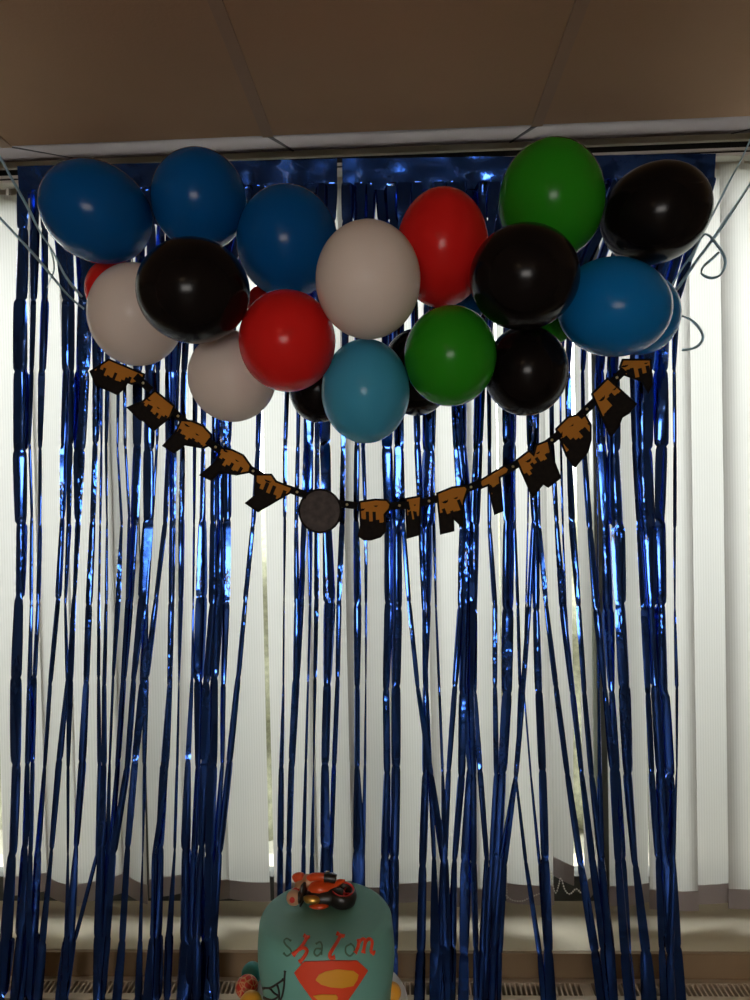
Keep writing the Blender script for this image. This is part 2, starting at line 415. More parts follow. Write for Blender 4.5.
# ------------------------------------------------------------------ foil curtains
ROWS = [300, 447, 522, 601, 681, 764, 851, 940, 1000]
ROWS_R = [300, 447, 525, 607, 690, 773, 862, 951, 1012]
S1 = """19.5,19,19,18.4,15.8,14.7,11.8,5,-1;13,12.6,11,9,11,10.5,9.5,12,12
32.5,29,31.5,31,28.5,26.5,24.5,19,13;7,3.5,3,3.5,5,6,7,10,11
43.5,40,39.5,37.5,34,32,30,27,20;8,4,3.2,4,5,5,5,7,8
68,63.5,62,57.5,49.5,44,37,32,28;9,6,3.5,5.5,5.5,5,7.5,9,12
72,70,68.4,65,67,59,51,41,36;6,6,4,2,3,5.5,5,9,9
84,79,77.3,74,70,68,67.7,66,62;16,11,6.5,4,6,3.3,2.5,6,8
98,95,92.5,88.7,86,81.7,75.5,68,60;10,5,5,6,5,6.3,5,11,11
101,101,100,98.8,98.5,99,96.5,74,66;4,2,2,2.5,3.5,5,4,4.5,5
108,106,106.7,106,104,104,101,98,97;5,3,1.8,3,4,5,7,9,9
118,117,121.5,118,113,109.7,107,102,96;5,2,2.5,5,3,2.5,5,8,8
124,125,129,127,122,116,109,104,99;3,3,3,3,3,3,4,4,4
138,137,134,129,123.5,118,111,106,100;9,7.5,7.5,7.5,5,5,6,6,8
150,148,148,142.5,133,126.7,113,108,103;12,10,9,9,5,5,6,4,4
158,157,152,146,143,135,127.6,122,116;5,2.5,2.5,4,7,6,5.5,6.5,9
168,168,165,156,146,144,142.5,140,138;6,5,5,4,5,3.5,1.5,4.5,7
174,172,172,171,168,164,159.6,155,151;8,5,5,5,2,8,7.5,11,16
180,175,174,173,171,167.6,153.5,152,150;3,3,3,3,2.7,3.3,3,3,3
186,182,181,180.5,178.7,177,174.5,168.5,166.5;6,5,5,4,1.5,2.5,3,7.5,6.5
196,194.5,194,193,192,188,185,184,181;5,4,2.5,2,3,5,9,11,12
204,202.6,202,200.8,198,197.6,194,191,188;7,5,6,9,8,5,6,6,8
216,214,213,212,206,205,201,196,196;7,6,6,8,7,8,6,8,8
223,220,219.5,218,214,212,209,207,206;8,6.5,6.5,9,8,10,8,12,12
231,227,227,225.5,223,222,215,212,213;8,6.5,7,7.5,5,4,6,10,10
262,257.5,252.7,245,238,229,218.5,212,207;5,4.5,4,4.5,5,6,6.5,8,9
290,285,284.6,284,283.3,281,280,279,278;5,3.8,3.3,1.5,2,4.5,6,6,6
300,297.7,296,296.4,295.8,291.6,289,287,286;5,3.5,3.5,5,6,5.5,5,6,6
306,305,304,301.5,298,293,288,286,284;3,3,5,5,3,3,4,5,5
312,309.7,310,310,308,305.8,303.4,302,300;7,6.5,4.5,2.5,1.8,2.5,4,5,6
318,317,316.7,316.4,315,313.6,312,311,310;6,4.5,4.3,4.5,3.3,1.2,4,6,6
326,325,327,329,327,325,325,324,323;10,9.4,7,11,7,7,9,10,10"""
S2 = """346,343,342,339,337.6,334,331,330,329;5,4.3,5,4.5,4,4.5,4,6,6
358,357,356,357.6,357,357,359,358,358;6,5,5,7,5,5,11,12,12
366,363,365.8,366,365.8,365,363,362,361;5,4,3,2.5,1.2,2.5,4,5,6
388,387,389,389,386,387,385,384,384;10,9.6,8,8,6,6,8,10,10
398,397.5,397,397,396,396,394,393,392;8,6,8,9,8,8,9,9,9
400,401,403,409,417.7,431,444,442,441;6,5,4,4,4,5,7,8,9
414,417.4,421,424,427,430,434,435,434;5,6,5,4,3,4,4,9,8
431,428.8,427,426.6,425,426,422.7,421,419;12,11,12,8,4,7,7,8,10
434,433,434,436,439.5,442.6,445,447,448;4,2,3,2,2.5,2.5,6,8,8
449,456,463,461,455,448.7,444,440,436;4,5,7,6,5,4.5,6,5,6
456,460,467,466,463,461.7,454.7,452,450;5,5,8,8,7,6.5,5,8,9
464,464,470,470,468,471,466,464,463;4,5,8,9,8,7.5,10,8,10
479,476,473,473,472,474,474,476,476;4,5,5,5,4,5,6,5,5
486,480,477,475,474,480,486.7,482,478;4,5,5,4,5,5,4.5,5,7
488,489.6,489.6,495,495,496.5,491.5,487,485;4,3.5,3.5,4.5,4,5,5,7,8
510,509.5,509,508,507,502.6,498,490,488;12,12,10,10,9,8,9,6,7
514,514,515,518,520,517,505,500,499;2,2,2.5,3,3,3,4,5,4
528,530,534,529.5,523,516,502,495,492;6,5,4,4.5,4.5,4.5,6,7,8
529,530,533,529,522,515,525.7,540,546;2,2,2,2,2,2,3.5,5,7
530,529,528,526,524,531,539.6,546,548;2,1.5,1.5,1.5,1.5,2,3,4,5
533,533,536,536.5,539,542.5,545,549,552;7,8,6,6,7,7,7,7,10
538,537,539,546,556,567.5,581,595,603;4,4,4,4,5,5,6,8,9
551,552,556.7,563,573,582,593,604,611;4,4,4,6,5,4,5,8,6
560,561,563,566,571,580,591,603,610;2,2,2,2,2,2,3,3,4
567,569,572,578.6,584.5,591.7,602,610,615;5,5,6,4.5,4.5,5,6.5,8,7
582,584,590,597,605,613,619,626,632;4,4,5,7,4,6,8,10,10
596,597,598,598,599,600,602,612,614;1.5,1.5,1.5,2,2.5,4,5,7,6
598,602,607,609,612,616,621,628,634;8,7.6,7.6,10,5,7.5,9,6,6
612,615,618,621,625,629,635.7,646,650;10,11,12,10,11,9,6,9,14
630,634,638.5,644,648,652,658,662,664;4,4,4,6,5,5,5,6,6
645,645,648,652,656,661,665,672,674;14,15,14,10,8,8,10,10,12
660,662,660,662,663,669,671,676,680;10,12,9.4,9,11,10,9,10,12
674,675,675,675,677,677,674,671,673;3,3,3.5,1.5,3,1.8,4,6,8"""
YC = 1.755
def strand(nodes, parent, origin, seed, yoff, YC):
    """nodes: (pixel y, pixel x, pixel width); a creased foil ribbon"""
    rnd = random.Random(seed)
    bm = bmesh.new(); rows = []
    # finer rows between the creases
    fine = []
    kinks = [rnd.uniform(-0.006, 0.006) for _ in nodes]
    lr = [(rnd.choice((0, 0.1, 0.4, 1.3)), rnd.choice((0, 0.1, 0.4, 1.3)), rnd.choice((-1, -.45, -.15, .1, .35, .8))) for _ in nodes]
    for i in range(len(nodes) - 1):
        (y0, x0, w0), (y1, x1, w1) = nodes[i], nodes[i+1]
        bulge = rnd.uniform(-0.007, 0.009)
        # each panel between two creases keeps its own twist
        la, lb = lr[i], tuple(0.65*p_ + 0.35*q_ for p_, q_ in zip(lr[i], lr[i+1]))
        for t in (0.0, 0.035, 0.12, 0.3, 0.5, 0.7, 0.88, 0.965):
            sag = math.sin(PI * t)
            al = [p_*(1-t) + q_*t for p_, q_ in zip(la, lb)]
            pinch = 0.80 if t == 0 else (0.95 if t in (0.035, 0.965) else 1.0)
            ridge = -0.0013 if t == 0 else 0
            fine.append((y0 + (y1-y0)*t, x0 + (x1-x0)*t, (w0 + (w1-w0)*t)*pinch*(1 + 0.05*sag), kinks[i]*(1-t) + kinks[i+1]*t - bulge*sag + ridge, al))
    y0, x0, w0 = nodes[-1]; fine.append((y0, x0, w0, kinks[-1], lr[-1]))
    for (py, px, pw, kk, al) in fine:
        Y = YC + yoff + kk
        c = at(px, py, Y); wd = max(0.0026, pw / F * Y * 1.10)
        row = []
        for u in (-1, -.8, -.45, 0, .45, .8, 1):
            kc_ = al[0] if u < 0 else al[1]
            e = max(0.0, abs(u) - 0.4) / 0.6
            dy = 0.42*wd*kc_*e*e + max(-0.004, min(0.004, 0.30*al[2]*u*wd*0.5))
            row.append(bm.verts.new((c.x + u*wd/2 - origin[0], Y + dy - origin[1], c.z - origin[2])))
        rows.append(row)
    for a, b in zip(rows, rows[1:]):
        for j in range(6): bm.faces.new((a[j], a[j+1], b[j+1], b[j]))
    o = obj('strand', bm, M['foil'], parent, smooth=True)
    return o
def curtain(label, x0, x1, ytop0, ytop1, data, left_edge, YC):
    y_at = lambda x: ytop0 + (ytop1 - ytop0) * (x - x0) / (x1 - x0)
    o0 = at((x0 + x1)/2, y_at((x0+x1)/2), YC)
    cur = empty('foil_curtain', o0, label, 'foil curtain', 'metallic blue foil fringe curtains over the blind')
    # header band the strands are cut from, with a slight ripple
    bm = bmesh.new(); n = 60; rr = []
    for i in range(n + 1):
        px = x0 + (x1 - x0) * i / n; col = []
        for k in range(6):
            py = y_at(px) + 30 * k / 5
            p = at(px, py, YC); p.y += 0.012*k/5 + 0.003*math.sin(i*0.9) * k/5 + 0.003*noise.noise(Vector((i*0.35, k*0.8, left_edge)))
            col.append(bm.verts.new(p - o0))
        rr.append(col)
    for a, b in zip(rr, rr[1:]):
        for k in range(5): bm.faces.new((a[k], b[k], b[k+1], a[k+1]))
    hd = obj('header_band', bm, M['foilband'], cur, smooth=True)
    # clear adhesive strip along the top
    tb = bmesh.new()
    pa, pb = at(x0, y_at(x0) - 1, YC - 0.004), at(x1, y_at(x1) - 1, YC - 0.004)
    lines = [ln for ln in data.split('\n') if ln.strip()]
    N = len(lines); pitch = (x1 - x0) / N
    for i, ln in enumerate(lines):
        xs, ws = ln.split(';'); xs = [float(v) for v in xs.split(',')]; ws = [float(v) for v in ws.split(',')]
        xt = x0 + pitch * (i + 0.5)
        rows = [a + (b - a) * min(1, max(0, (xs[1] - 330) / 90)) for a, b in zip(ROWS, ROWS_R)]
        nodes = [(y_at(xt) + 24, xt, pitch * 1.02), (y_at(xt) + 62, xt*0.72 + xs[0]*0.28, (pitch*0.8 + ws[0]*0.2) * 0.97)]
        nodes.append((300, xs[0]*0.9 + xt*0.1, max(ws[0], pitch*0.62)))
        nodes.append((371, (xs[0] + xs[1]) / 2, (ws[0] + ws[1]) / 2 * 1.05))
        nodes += [(rows[k] + 4*math.sin(i*2.7 + k*1.3), xs[k], ws[k] * 1.03) for k in range(1, 9)]
        nodes.append((1062, xs[8] + (xs[8] - xs[7]) * 0.6, ws[8] * 1.0))
        nodes.append((1118, xs[8] + (xs[8] - xs[7]) * 0.9, ws[8] * 0.9))
        strand(nodes, cur, o0, 100 + i + left_edge * 7, (-1, 0, 1, 2)[i % 4] * 0.0055 - 0.002, YC)
    return cur
curtain('blue foil fringe curtain on the left, falling behind the two dark blue top balloons', 17, 337, 166, 158.5, S1, 3, 1.755)
curtain('blue foil fringe curtain on the right, ending beside the bare white blind vanes', 342, 716, 158.5, 153.5, S2, 41, 1.775)

# ------------------------------------------------------------------ balloons
def pix(p):
    v = CM.transposed() @ (p - CAM)
    return 375 - F*v.x/v.z, 500 + F*v.y/v.z
def balloon(px, py, rx, ry, Y, col, label, tail=(0, 0), roll=0.0, group='party balloons in the hanging cluster'):
    # fit: the body's outline spans the box the photo shows
    X, Yp, A, B = px, py, rx, ry
    for _ in range(5):
        vs = balloon_geo(X, Yp, A, B, Y, tail, roll)
        us = [pix(v) for v in vs]
        x0, x1 = min(u[0] for u in us), max(u[0] for u in us); y0, y1 = min(u[1] for u in us), max(u[1] for u in us)
        X += px - (x0+x1)/2; Yp += py - (y0+y1)/2; A *= (2*rx/(x1-x0)); B *= (2*ry/(y1-y0))
    return make_balloon(X, Yp, A, B, Y, col, label, tail, roll, group)
def balloon_geo(px, py, rx, ry, Y, tail, roll):
    o = make_balloon(px, py, rx, ry, Y, None, '', tail, roll, None, True)
    return o
def make_balloon(px, py, rx, ry, Y, col, label, tail=(0, 0), roll=0.0, group=None, probe=False):
    """egg-shaped latex balloon; its knot points away from the viewer, towards the pixel offset `tail`"""
    c = at(px, py, Y)
    k = (c - CAM).length / ray(px, py).length if False else Y / ray(px, py).y
    a, b = rx / F * k, ry / F * k
    m = (a + b) / 2
    # profile along local z: dome at +z (towards the viewer), neck at -z
    prof = []
    n = 26
    L0 = 1.06
    for i in range(n + 1):
        th = PI * i / n
        z = math.cos(th)
        r = math.sin(th)
        if z < 0:
            zz = z * L0
            r = r * (1 - 0.10 * (-z)**2)
        else: zz = z
        prof.append((r, zz))
    prof = prof[:-2]
    prof += [(0.17, -1.08), (0.085, -1.13), (0.05, -1.17), (0.042, -1.20)]
    prof[0] = (0, 1)
    # axes: image right, image up, towards viewer
    d = (c - CAM).normalized()
    right = (CM @ Vector((1, 0, 0)))
    right = (right - d * right.dot(d)).normalized(); up = d.cross(right) * -1
    if up.z < 0: up = -up
    zax = (-d - right * tail[0] + up * tail[1])
    zax = zax.normalized()
    rot = Matrix((right * math.cos(roll) + up * math.sin(roll), -right * math.sin(roll) + up * math.cos(roll), -d)).transposed()
    tilt = Vector((0, 0, 1)).rotation_difference(rot.transposed() @ zax).to_matrix()
    S = Matrix.Diagonal((a, b, m))
    bm = bmesh.new()
    lathe(bm, prof, 56)
    # sphere directions tilted first, so that the outline stays the ellipse of the photo
    Mx = (rot @ S @ tilt).to_4x4()
    bm.transform(Mx)
    if probe:
        out = [c + v.co for v in bm.verts]; bm.free(); return out
    root_o = empty('balloon', c, label, 'balloon', group)
    o = obj('body', bm, BM[col], root_o, smooth=True)
    bm = bmesh.new()
    lathe(bm, [(0.03, -1.18), (0.062, -1.205), (0.066, -1.225), (0.05, -1.245), (0.04, -1.255), (0.075, -1.29), (0.10, -1.32), (0.106, -1.325), (0.098, -1.33), (0.06, -1.30), (0.0, -1.27)], 20)
    bm.transform(Mx)
    obj('knot', bm, BM[col], root_o, smooth=True)
    return root_o

BAL = [
 (95, 211, 58, 53.5, 1.45, 'navy', 'dark blue balloon at the upper left end of the balloon cluster', (0.5, -0.35), 0.0 - R(28)),
 (198.5, 199, 48.5, 53, 1.485, 'navy', 'dark blue balloon rising above the left black balloon', (0.1, -0.5), 0),
 (287, 241, 51, 58, 1.5, 'navy', 'dark blue balloon behind the big white one and above the left red one', (0.0, -0.4), 0),
 (111, 290, 27, 30, 1.61, 'red', 'red balloon mostly hidden, its edge showing under the leftmost blue balloon', (0.2, 0.1), 0),
 (135, 314, 49, 52, 1.468, 'white', 'white balloon at the lower left end, partly behind the black balloon', (0.2, 0.1), 0),
 (192.5, 290, 57.5, 54, 1.314, 'black', 'glossy black balloon in front at the left, between white and dark blue balloons', (0, 0.1), 0),
 (232, 376, 44.5, 46, 1.5, 'white', 'white balloon hanging lowest at the left, half behind the red one', (0, 0.3), 0),
 (287, 340.5, 48.5, 51.5, 1.365, 'red', 'round red balloon at the front, lower left of the big white balloon', (0, 0.1), 0),
 (368, 279, 52.5, 60.5, 1.3, 'white', 'big white balloon at the front centre of the cluster', (0, 0.1), 0),
 (442.5, 247, 46, 61, 1.47, 'red', 'tall red balloon to the right of the big white balloon', (0, -0.1), 0),
 (365.5, 391, 44, 52.5, 1.42, 'teal', 'light blue balloon hanging lowest at the centre, under the big white one', (0, 0.3), 0),
 (450.5, 355.5, 46.5, 51, 1.4, 'green', 'green balloon low in the cluster, beside the light blue balloon', (0, 0.2), 0),
 (525, 276, 55.5, 54.5, 1.328, 'black', 'glossy black balloon at the front right, between red and blue balloons', (0, 0.1), 0),
 (552, 199.5, 54, 63.5, 1.472, 'green', 'tall green balloon topping the cluster on the right', (0.1, -0.3), R(4)),
 (657, 212.5, 57, 53, 1.508, 'black', 'black balloon at the top right end of the cluster', (-0.8, -0.6), R(25)),
 (615, 306.5, 58.5, 50.5, 1.424, 'blue', 'bright blue balloon at the right end, in front of its blue twin', (-0.4, 0.1), -R(8)),
 (642, 314, 40, 41, 1.603, 'blue', 'bright blue balloon half hidden at the far right, behind its blue twin', (-0.2, 0.1), 0),
 (526.5, 370.5, 42.5, 45.5, 1.48, 'black', 'black balloon hanging low at the right, below the front black balloon', (0, 0.4), 0),
 (318, 388, 29, 35, 1.6, 'black', 'black balloon half hidden behind the red and light blue balloons', (0, 0.3), 0),
 (417, 372, 36, 44, 1.605, 'black', 'black balloon half hidden behind the light blue and green balloons', (0, 0.3), 0),
 (462, 302, 24, 24, 1.61, 'navy', 'dark blue balloon barely showing between the tall red and lower green balloons', (0, 0.1), 0),
 (553, 320, 22, 25, 1.6, 'green', 'green balloon nearly hidden between the black balloons and the bright blue one', (0, 0.1), 0),
 (262, 303, 15, 18, 1.6, 'red', 'red balloon barely showing between the left black balloon and the front red one', (0, 0.1), 0),
]
for b in BAL: balloon(*b[:7], tail=b[7], roll=b[8])

# ------------------------------------------------------------------ curling ribbons
def ribbon(pix, Y, w, label, group='pale blue curling ribbons'):
    ys = Y if isinstance(Y, (list, tuple)) else [Y] * len(pix)
    pts = smooth_pts([at(x, y, d) for (x, y), d in zip(pix, ys)], 8)
    o0 = pts[0].copy()
    bm = bmesh.new(); rows = []
    for i, p in enumerate(pts):
        t = (pts[min(i+1, len(pts)-1)] - pts[max(i-1, 0)]).normalized()
        s = t.cross(Vector((0.1, 1, 0.15))).normalized()
        tw = 0.7 * math.sin(i * 0.16)
        s = (s * math.cos(tw) + Vector((0, 1, 0)) * math.sin(tw)).normalized()
        nrm = t.cross(s).normalized() * 0.0002
        rows.append([bm.verts.new(p - o0 + s*w/2*e + nrm*f) for e, f in ((-1, 1), (1, 1), (1, -1), (-1, -1))])
    for a, b in zip(rows, rows[1:]):
        for k in range(4): bm.faces.new((a[k], a[(k+1)%4], b[(k+1)%4], b[k]))
    bm.faces.new(rows[0]); bm.faces.new(rows[-1])
    o = obj('curling_ribbon', bm, M['ribbon'], smooth=True, loc=o0); tag(o, label, 'ribbon', group)
ribbon([(-14, 132), (7, 170), (28, 208), (40, 232), (52, 250), (66, 277), (82, 297)], [1.66, 1.66, 1.66, 1.66, 1.66, 1.66, 1.66], 0.006, 'pale blue ribbon running down from the ceiling corner behind the leftmost blue balloon')
ribbon([(-12, 205), (0, 218), (36, 257), (66, 293), (84, 309)], [1.66, 1.66, 1.66, 1.66, 1.655], 0.006, 'pale blue ribbon slanting across the bare left vanes to the lower left white balloon')
ribbon([(50, 248), (53, 258), (54, 270), (50, 280), (47, 288)], 1.64, 0.003, 'short loose pale blue ribbon end dangling beside the leftmost blue balloon')
ribbon([(772, 150), (750, 184), (733, 210), (713, 239), (695, 263), (677, 289), (664, 304)], [1.66]*5 + [1.655, 1.65], 0.007, 'pale blue ribbon slanting down from the right edge to the blue twin balloons')
ribbon([(752, 136), (741, 160), (730, 180), (713, 214), (696, 247), (678, 275), (668, 292)], [1.685]*6 + [1.68], 0.0042, 'thin pale blue ribbon passing behind the top right black balloon')
ribbon([(690, 262), (701, 238), (708, 235), (717, 245), (724, 256), (725, 265), (720, 275), (711, 278), (702, 274), (703, 267), (712, 259), (719, 252)], [1.70, 1.68, 1.66, 1.63, 1.62, 1.62, 1.62, 1.63, 1.64, 1.645, 1.65, 1.65], 0.006, 'pale blue ribbon end curled into a loop below the top right black balloon')
ribbon([(668, 310), (682, 316), (691, 320), (699, 328), (703, 337), (699, 345), (691, 349), (682, 350)], [1.69, 1.68, 1.66, 1.65, 1.65, 1.65, 1.66, 1.66], 0.006, 'pale blue ribbon end curling out beside the blue twin balloons')

# ------------------------------------------------------------------ birthday banner
M['card'] = mat('card_black', (0.007, 0.006, 0.006, 1), 0.8, var=(40, 0.3), spec=0.1)
def print_mat():
    m = bpy.data.materials.new('card_print'); m.use_nodes = True
    nt = m.node_tree; N = nt.nodes; L = nt.links; b = N['Principled BSDF']; b.inputs['Roughness'].default_value = 0.8; b.inputs['Specular IOR Level'].default_value = 0.08
    uv = N.new('ShaderNodeUVMap'); sp = N.new('ShaderNodeSeparateXYZ'); L.new(uv.outputs[0], sp.inputs[0])
    # stepped skyline: quantised u -> white noise -> height
    q = N.new('ShaderNodeMath'); q.operation = 'MULTIPLY'; q.inputs[1].default_value = 11; L.new(sp.outputs[0], q.inputs[0])
    fl = N.new('ShaderNodeMath'); fl.operation = 'FLOOR'; L.new(q.outputs[0], fl.inputs[0])
    oi = N.new('ShaderNodeObjectInfo')
    ad = N.new('ShaderNodeMath'); ad.operation = 'MULTIPLY_ADD'; ad.inputs[1].default_value = 37; L.new(oi.outputs['Random'], ad.inputs[0]); L.new(fl.outputs[0], ad.inputs[2])
    wn = N.new('ShaderNodeTexWhiteNoise'); wn.noise_dimensions = '1D'; L.new(ad.outputs[0], wn.inputs['W'])
    hgt = N.new('ShaderNodeMath'); hgt.operation = 'MULTIPLY_ADD'; hgt.inputs[1].default_value = 0.32; hgt.inputs[2].default_value = 0.36; L.new(wn.outputs['Value'], hgt.inputs[0])
    gt = N.new('ShaderNodeMath'); gt.operation = 'GREATER_THAN'; L.new(sp.outputs[1], gt.inputs[0]); L.new(hgt.outputs[0], gt.inputs[1])
    nz = N.new('ShaderNodeTexNoise'); nz.inputs['Scale'].default_value = 9; L.new(uv.outputs[0], nz.inputs['Vector'])
    dk = N.new('ShaderNodeMix'); dk.data_type = 'RGBA'; dk.inputs['A'].default_value = (0.006, 0.006, 0.007, 1); dk.inputs['B'].default_value = (0.022, 0.016, 0.012, 1); L.new(nz.outputs['Fac'], dk.inputs['Factor'])
    mx = N.new('ShaderNodeMix'); mx.data_type = 'RGBA'; mx.inputs['B'].default_value = (0.50, 0.20, 0.03, 1)
    L.new(dk.outputs['Result'], mx.inputs['A']); L.new(gt.outputs[0], mx.inputs['Factor']); L.new(mx.outputs['Result'], b.inputs['Base Color'])
    return m
M['print'] = print_mat()
M['disc'] = mat('card_disc_print', (0.035, 0.024, 0.02, 1), 0.5, var=(70, 1.6), spec=0.25)
M['eyelet'] = mat('brass_eyelet', (0.75, 0.6, 0.3, 1), 0.3, metal=1)
# outlines in a unit box (x right, y up)
arc = lambda cx, cy, rx, ry, a0, a1, n=9: [(cx + rx*math.cos(R(a0 + (a1-a0)*i/n)), cy + ry*math.sin(R(a0 + (a1-a0)*i/n))) for i in range(n+1)]
LET = {
 'H': [(0,0),(.42,.0),(.42,.16),(.58,.16),(.58,0),(1,0),(1,1),(.58,1),(.58,.86),(.42,.86),(.42,1),(0,1)],
 'A': [(0,0),(.38,0),(.42,.14),(.58,.14),(.62,0),(1,0),(.74,1),(.26,1)],
 'P': [(0,0),(.42,0),(.42,.28)] + arc(.55,.64,.45,.36,-90,90) + [(0,1)],
 'Y': [(.28,0),(.72,0),(.72,.4),(1,1),(.6,1),(.5,.74),(.4,1),(0,1),(.28,.4)],
 'B': [(0,0)] + arc(.62,.27,.38,.27,-90,60,7) + arc(.6,.75,.33,.25,-50,90,7) + [(0,1)],
 'I': [(0,0),(1,0),(1,1),(0,1)],
 'R': [(0,0),(.38,0),(.38,.3),(.62,0),(1,0),(.78,.38)] + arc(.6,.68,.38,.32,-50,90,7) + [(0,1)],
 'T': [(.3,0),(.7,0),(.7,.6),(1,.6),(1,1),(0,1),(0,.6),(.3,.6)],
 'D': [(0,0),(.3,0)] + arc(.42,.5,.58,.5,-90,90,11) + [(0,1)],
 'O': arc(.5,.5,.5,.5,0,345,23),
}
# letter, pixel of its centre, tilt (clockwise), width, height
BAN = [('H',117.5,377,25,33,33),('A',150.5,409,35,33,33),('P',188,436,33,36,35),('P',226,462,33,37,36),('Y',269,490,24,42,38),('O',320,511,9,44,44),
       ('B',371,518,-1,37,42),('I',413,517,-8,19,42),('R',454,508,-20,38,46),('T',491,488,-30,40,43),('H',537,466,-33,38,46),('D',576,437,-40,42,48),('A',612,403,-41,44,46),('Y',637,373,-10,42,36)]
def g1(pts): return [(80 + x/2.5, 340 + y/2.5) for x, y in pts]
def g2(pts): return [(380 + x/2.5, 340 + y/2.5) for x, y in pts]
# the cut outlines as they hang
OUTL = [g1([(72,46),(162,84),(158,103),(128,112),(118,108),(112,120),(92,138),(38,113),(24,78),(46,64)]),
 g1([(188,124),(240,165),(228,195),(184,230),(160,205),(148,200),(115,168),(158,150)]),
 g1([(252,198),(280,200),(308,212),(330,236),(329,262),(308,272),(262,264),(235,284),(205,265),(236,232)]),
 g1([(350,267),(380,272),(410,286),(430,314),(426,332),(392,339),(350,332),(328,353),(297,338),(338,303)]),
 g1([(438,334),(480,334),(492,352),(535,368),(526,384),(445,431),(412,408),(436,388)]),
 [(320 + 22*math.cos(R(15*k)), 511 + 22.5*math.sin(R(15*k))) for k in range(24)],
 [(358.5,501),(375,498.5),(387,499),(391.5,504),(390.5,509),(385.5,515),(386.5,531),(381,537.5),(371,540.5),(364,540.5),(357.5,536),(360,525)],
 g2([(62,395),(105,387),(100,488),(66,498)]),
 g2([(140,382),(180,366),(214,362),(222,372),(212,402),(207,472),(185,450),(186,478),(150,487)]),
 g2([(240,355),(312,311),(326,322),(320,335),(302,345),(310,428),(286,438),(270,366),(248,375)]),
 g2([(338,300),(372,274),(382,283),(388,261),(422,248),(430,285),(453,345),(420,370),(408,362),(380,396)]),
 g2([(438,222),(470,190),(512,180),(530,212),(530,250),(522,280),(488,321),(465,290)]),
 g2([(526,135),(568,93),(642,160),(622,185),(605,195),(598,215),(575,247)]),
 g2([(598,68),(606,46),(680,46),(683,112),(672,134),(654,104),(610,88)])]
YBN = 1.675
bo = at(371, 500, YBN)
banner = empty('birthday_banner', bo, 'black and orange letter banner spelling HAPPY BIRTHDAY, swagged below the balloons', 'banner')
NAMES = []
tops = []
for i, (ch, px, py, ang, w, h) in enumerate(BAN):
    k = YBN / F
    a = R(ang)
    c = at(px, py, YBN)
    ex = Vector((math.cos(a), 0, -math.sin(a))); ez = Vector((math.sin(a), 0, math.cos(a)))
    yaw = 0.0
    def P(u, v, d): return c + ex*((u - .5)*w*k) + ez*((v - .5)*h*k) + Vector((0, d + 0.004*math.sin(3*i + u), 0)) - bo
    out = [((p_ - c).dot(ex)/(w*k) + .5, (p_ - c).dot(ez)/(h*k) + .5) for p_ in (at(x_, y_, YBN) for x_, y_ in OUTL[i])]
    ccw = sum(out[j][0]*out[(j+1)%len(out)][1] - out[(j+1)%len(out)][0]*out[j][1] for j in range(len(out)))
    bm = bmesh.new()
    f1 = bm.faces.new([bm.verts.new(P(u, v, -0.0008)) for u, v in out])
    r_ = bmesh.ops.extrude_face_region(bm, geom=[f1])
    bmesh.ops.translate(bm, vec=(0, 0.0016, 0), verts=[e for e in r_['geom'] if isinstance(e, bmesh.types.BMVert)])
    card = obj('letter_card', bm, M['card'], banner)
    card['label'] = 'round picture disc between the words' if ch == 'O' else 'letter ' + ch
    # printed face, inset from the black rim
    bm = bmesh.new()
    uvl = bm.loops.layers.uv.new('UVMap')
    f2 = bm.faces.new([bm.verts.new(P(u, v, -0.0012)) for u, v in out])
    f2.normal_update()
    ins = bmesh.ops.inset_region(bm, faces=[f2], thickness=0.0046, use_even_offset=True, use_boundary=True)
    bmesh.ops.delete(bm, geom=ins['faces'], context='FACES')
    inv = lambda p: (((p + bo - c).dot(ex))/(w*k) + .5, ((p + bo - c).dot(ez))/(h*k) + .5)
    for f in bm.faces:
        for lp in f.loops:
            lp[uvl].uv = inv(lp.vert.co)
    # a few small flying bats in the orange sky
    if ch != 'O':
        rnd = random.Random(i*5 + 2)
        for (u, v, s) in [(rnd.uniform(.25, .4), rnd.uniform(.70, .78), .075), (rnd.uniform(.6, .75), rnd.uniform(.66, .8), .05)]:
            sh = [(-1,.35),(-.5,.1),(-.2,.3),(0,.1),(.2,.3),(.5,.1),(1,.35),(.6,-.35),(0,-.55),(-.6,-.35)]
            f = bm.faces.new([bm.verts.new(P(u + x*s*1.3, v + y*s, -0.00135)) for x, y in sh]); f.material_index = 1
    obj('printed_face', bm, [M['disc'] if ch == 'O' else M['print'], M['card']], card)
    us = [q[0] for q in out]
    lo_ = [q for q in out if q[1] > 0.45]; pl, pr_ = min(lo_), max(lo_)
    tops.append((P(pl[0], min(pl[1], .9), 0), P(pr_[0], min(pr_[1], .9), 0), ez))
EYE = [(143,383),(178,416),(215.5,447),(253,471),(297,492),(347,504.5),(399.5,505.5),(429,501),(471,487),(513,466.5),(552,440),(587,409),(617,377.5)]
EP = [at(x, y, YBN) - bo for x, y in EYE]
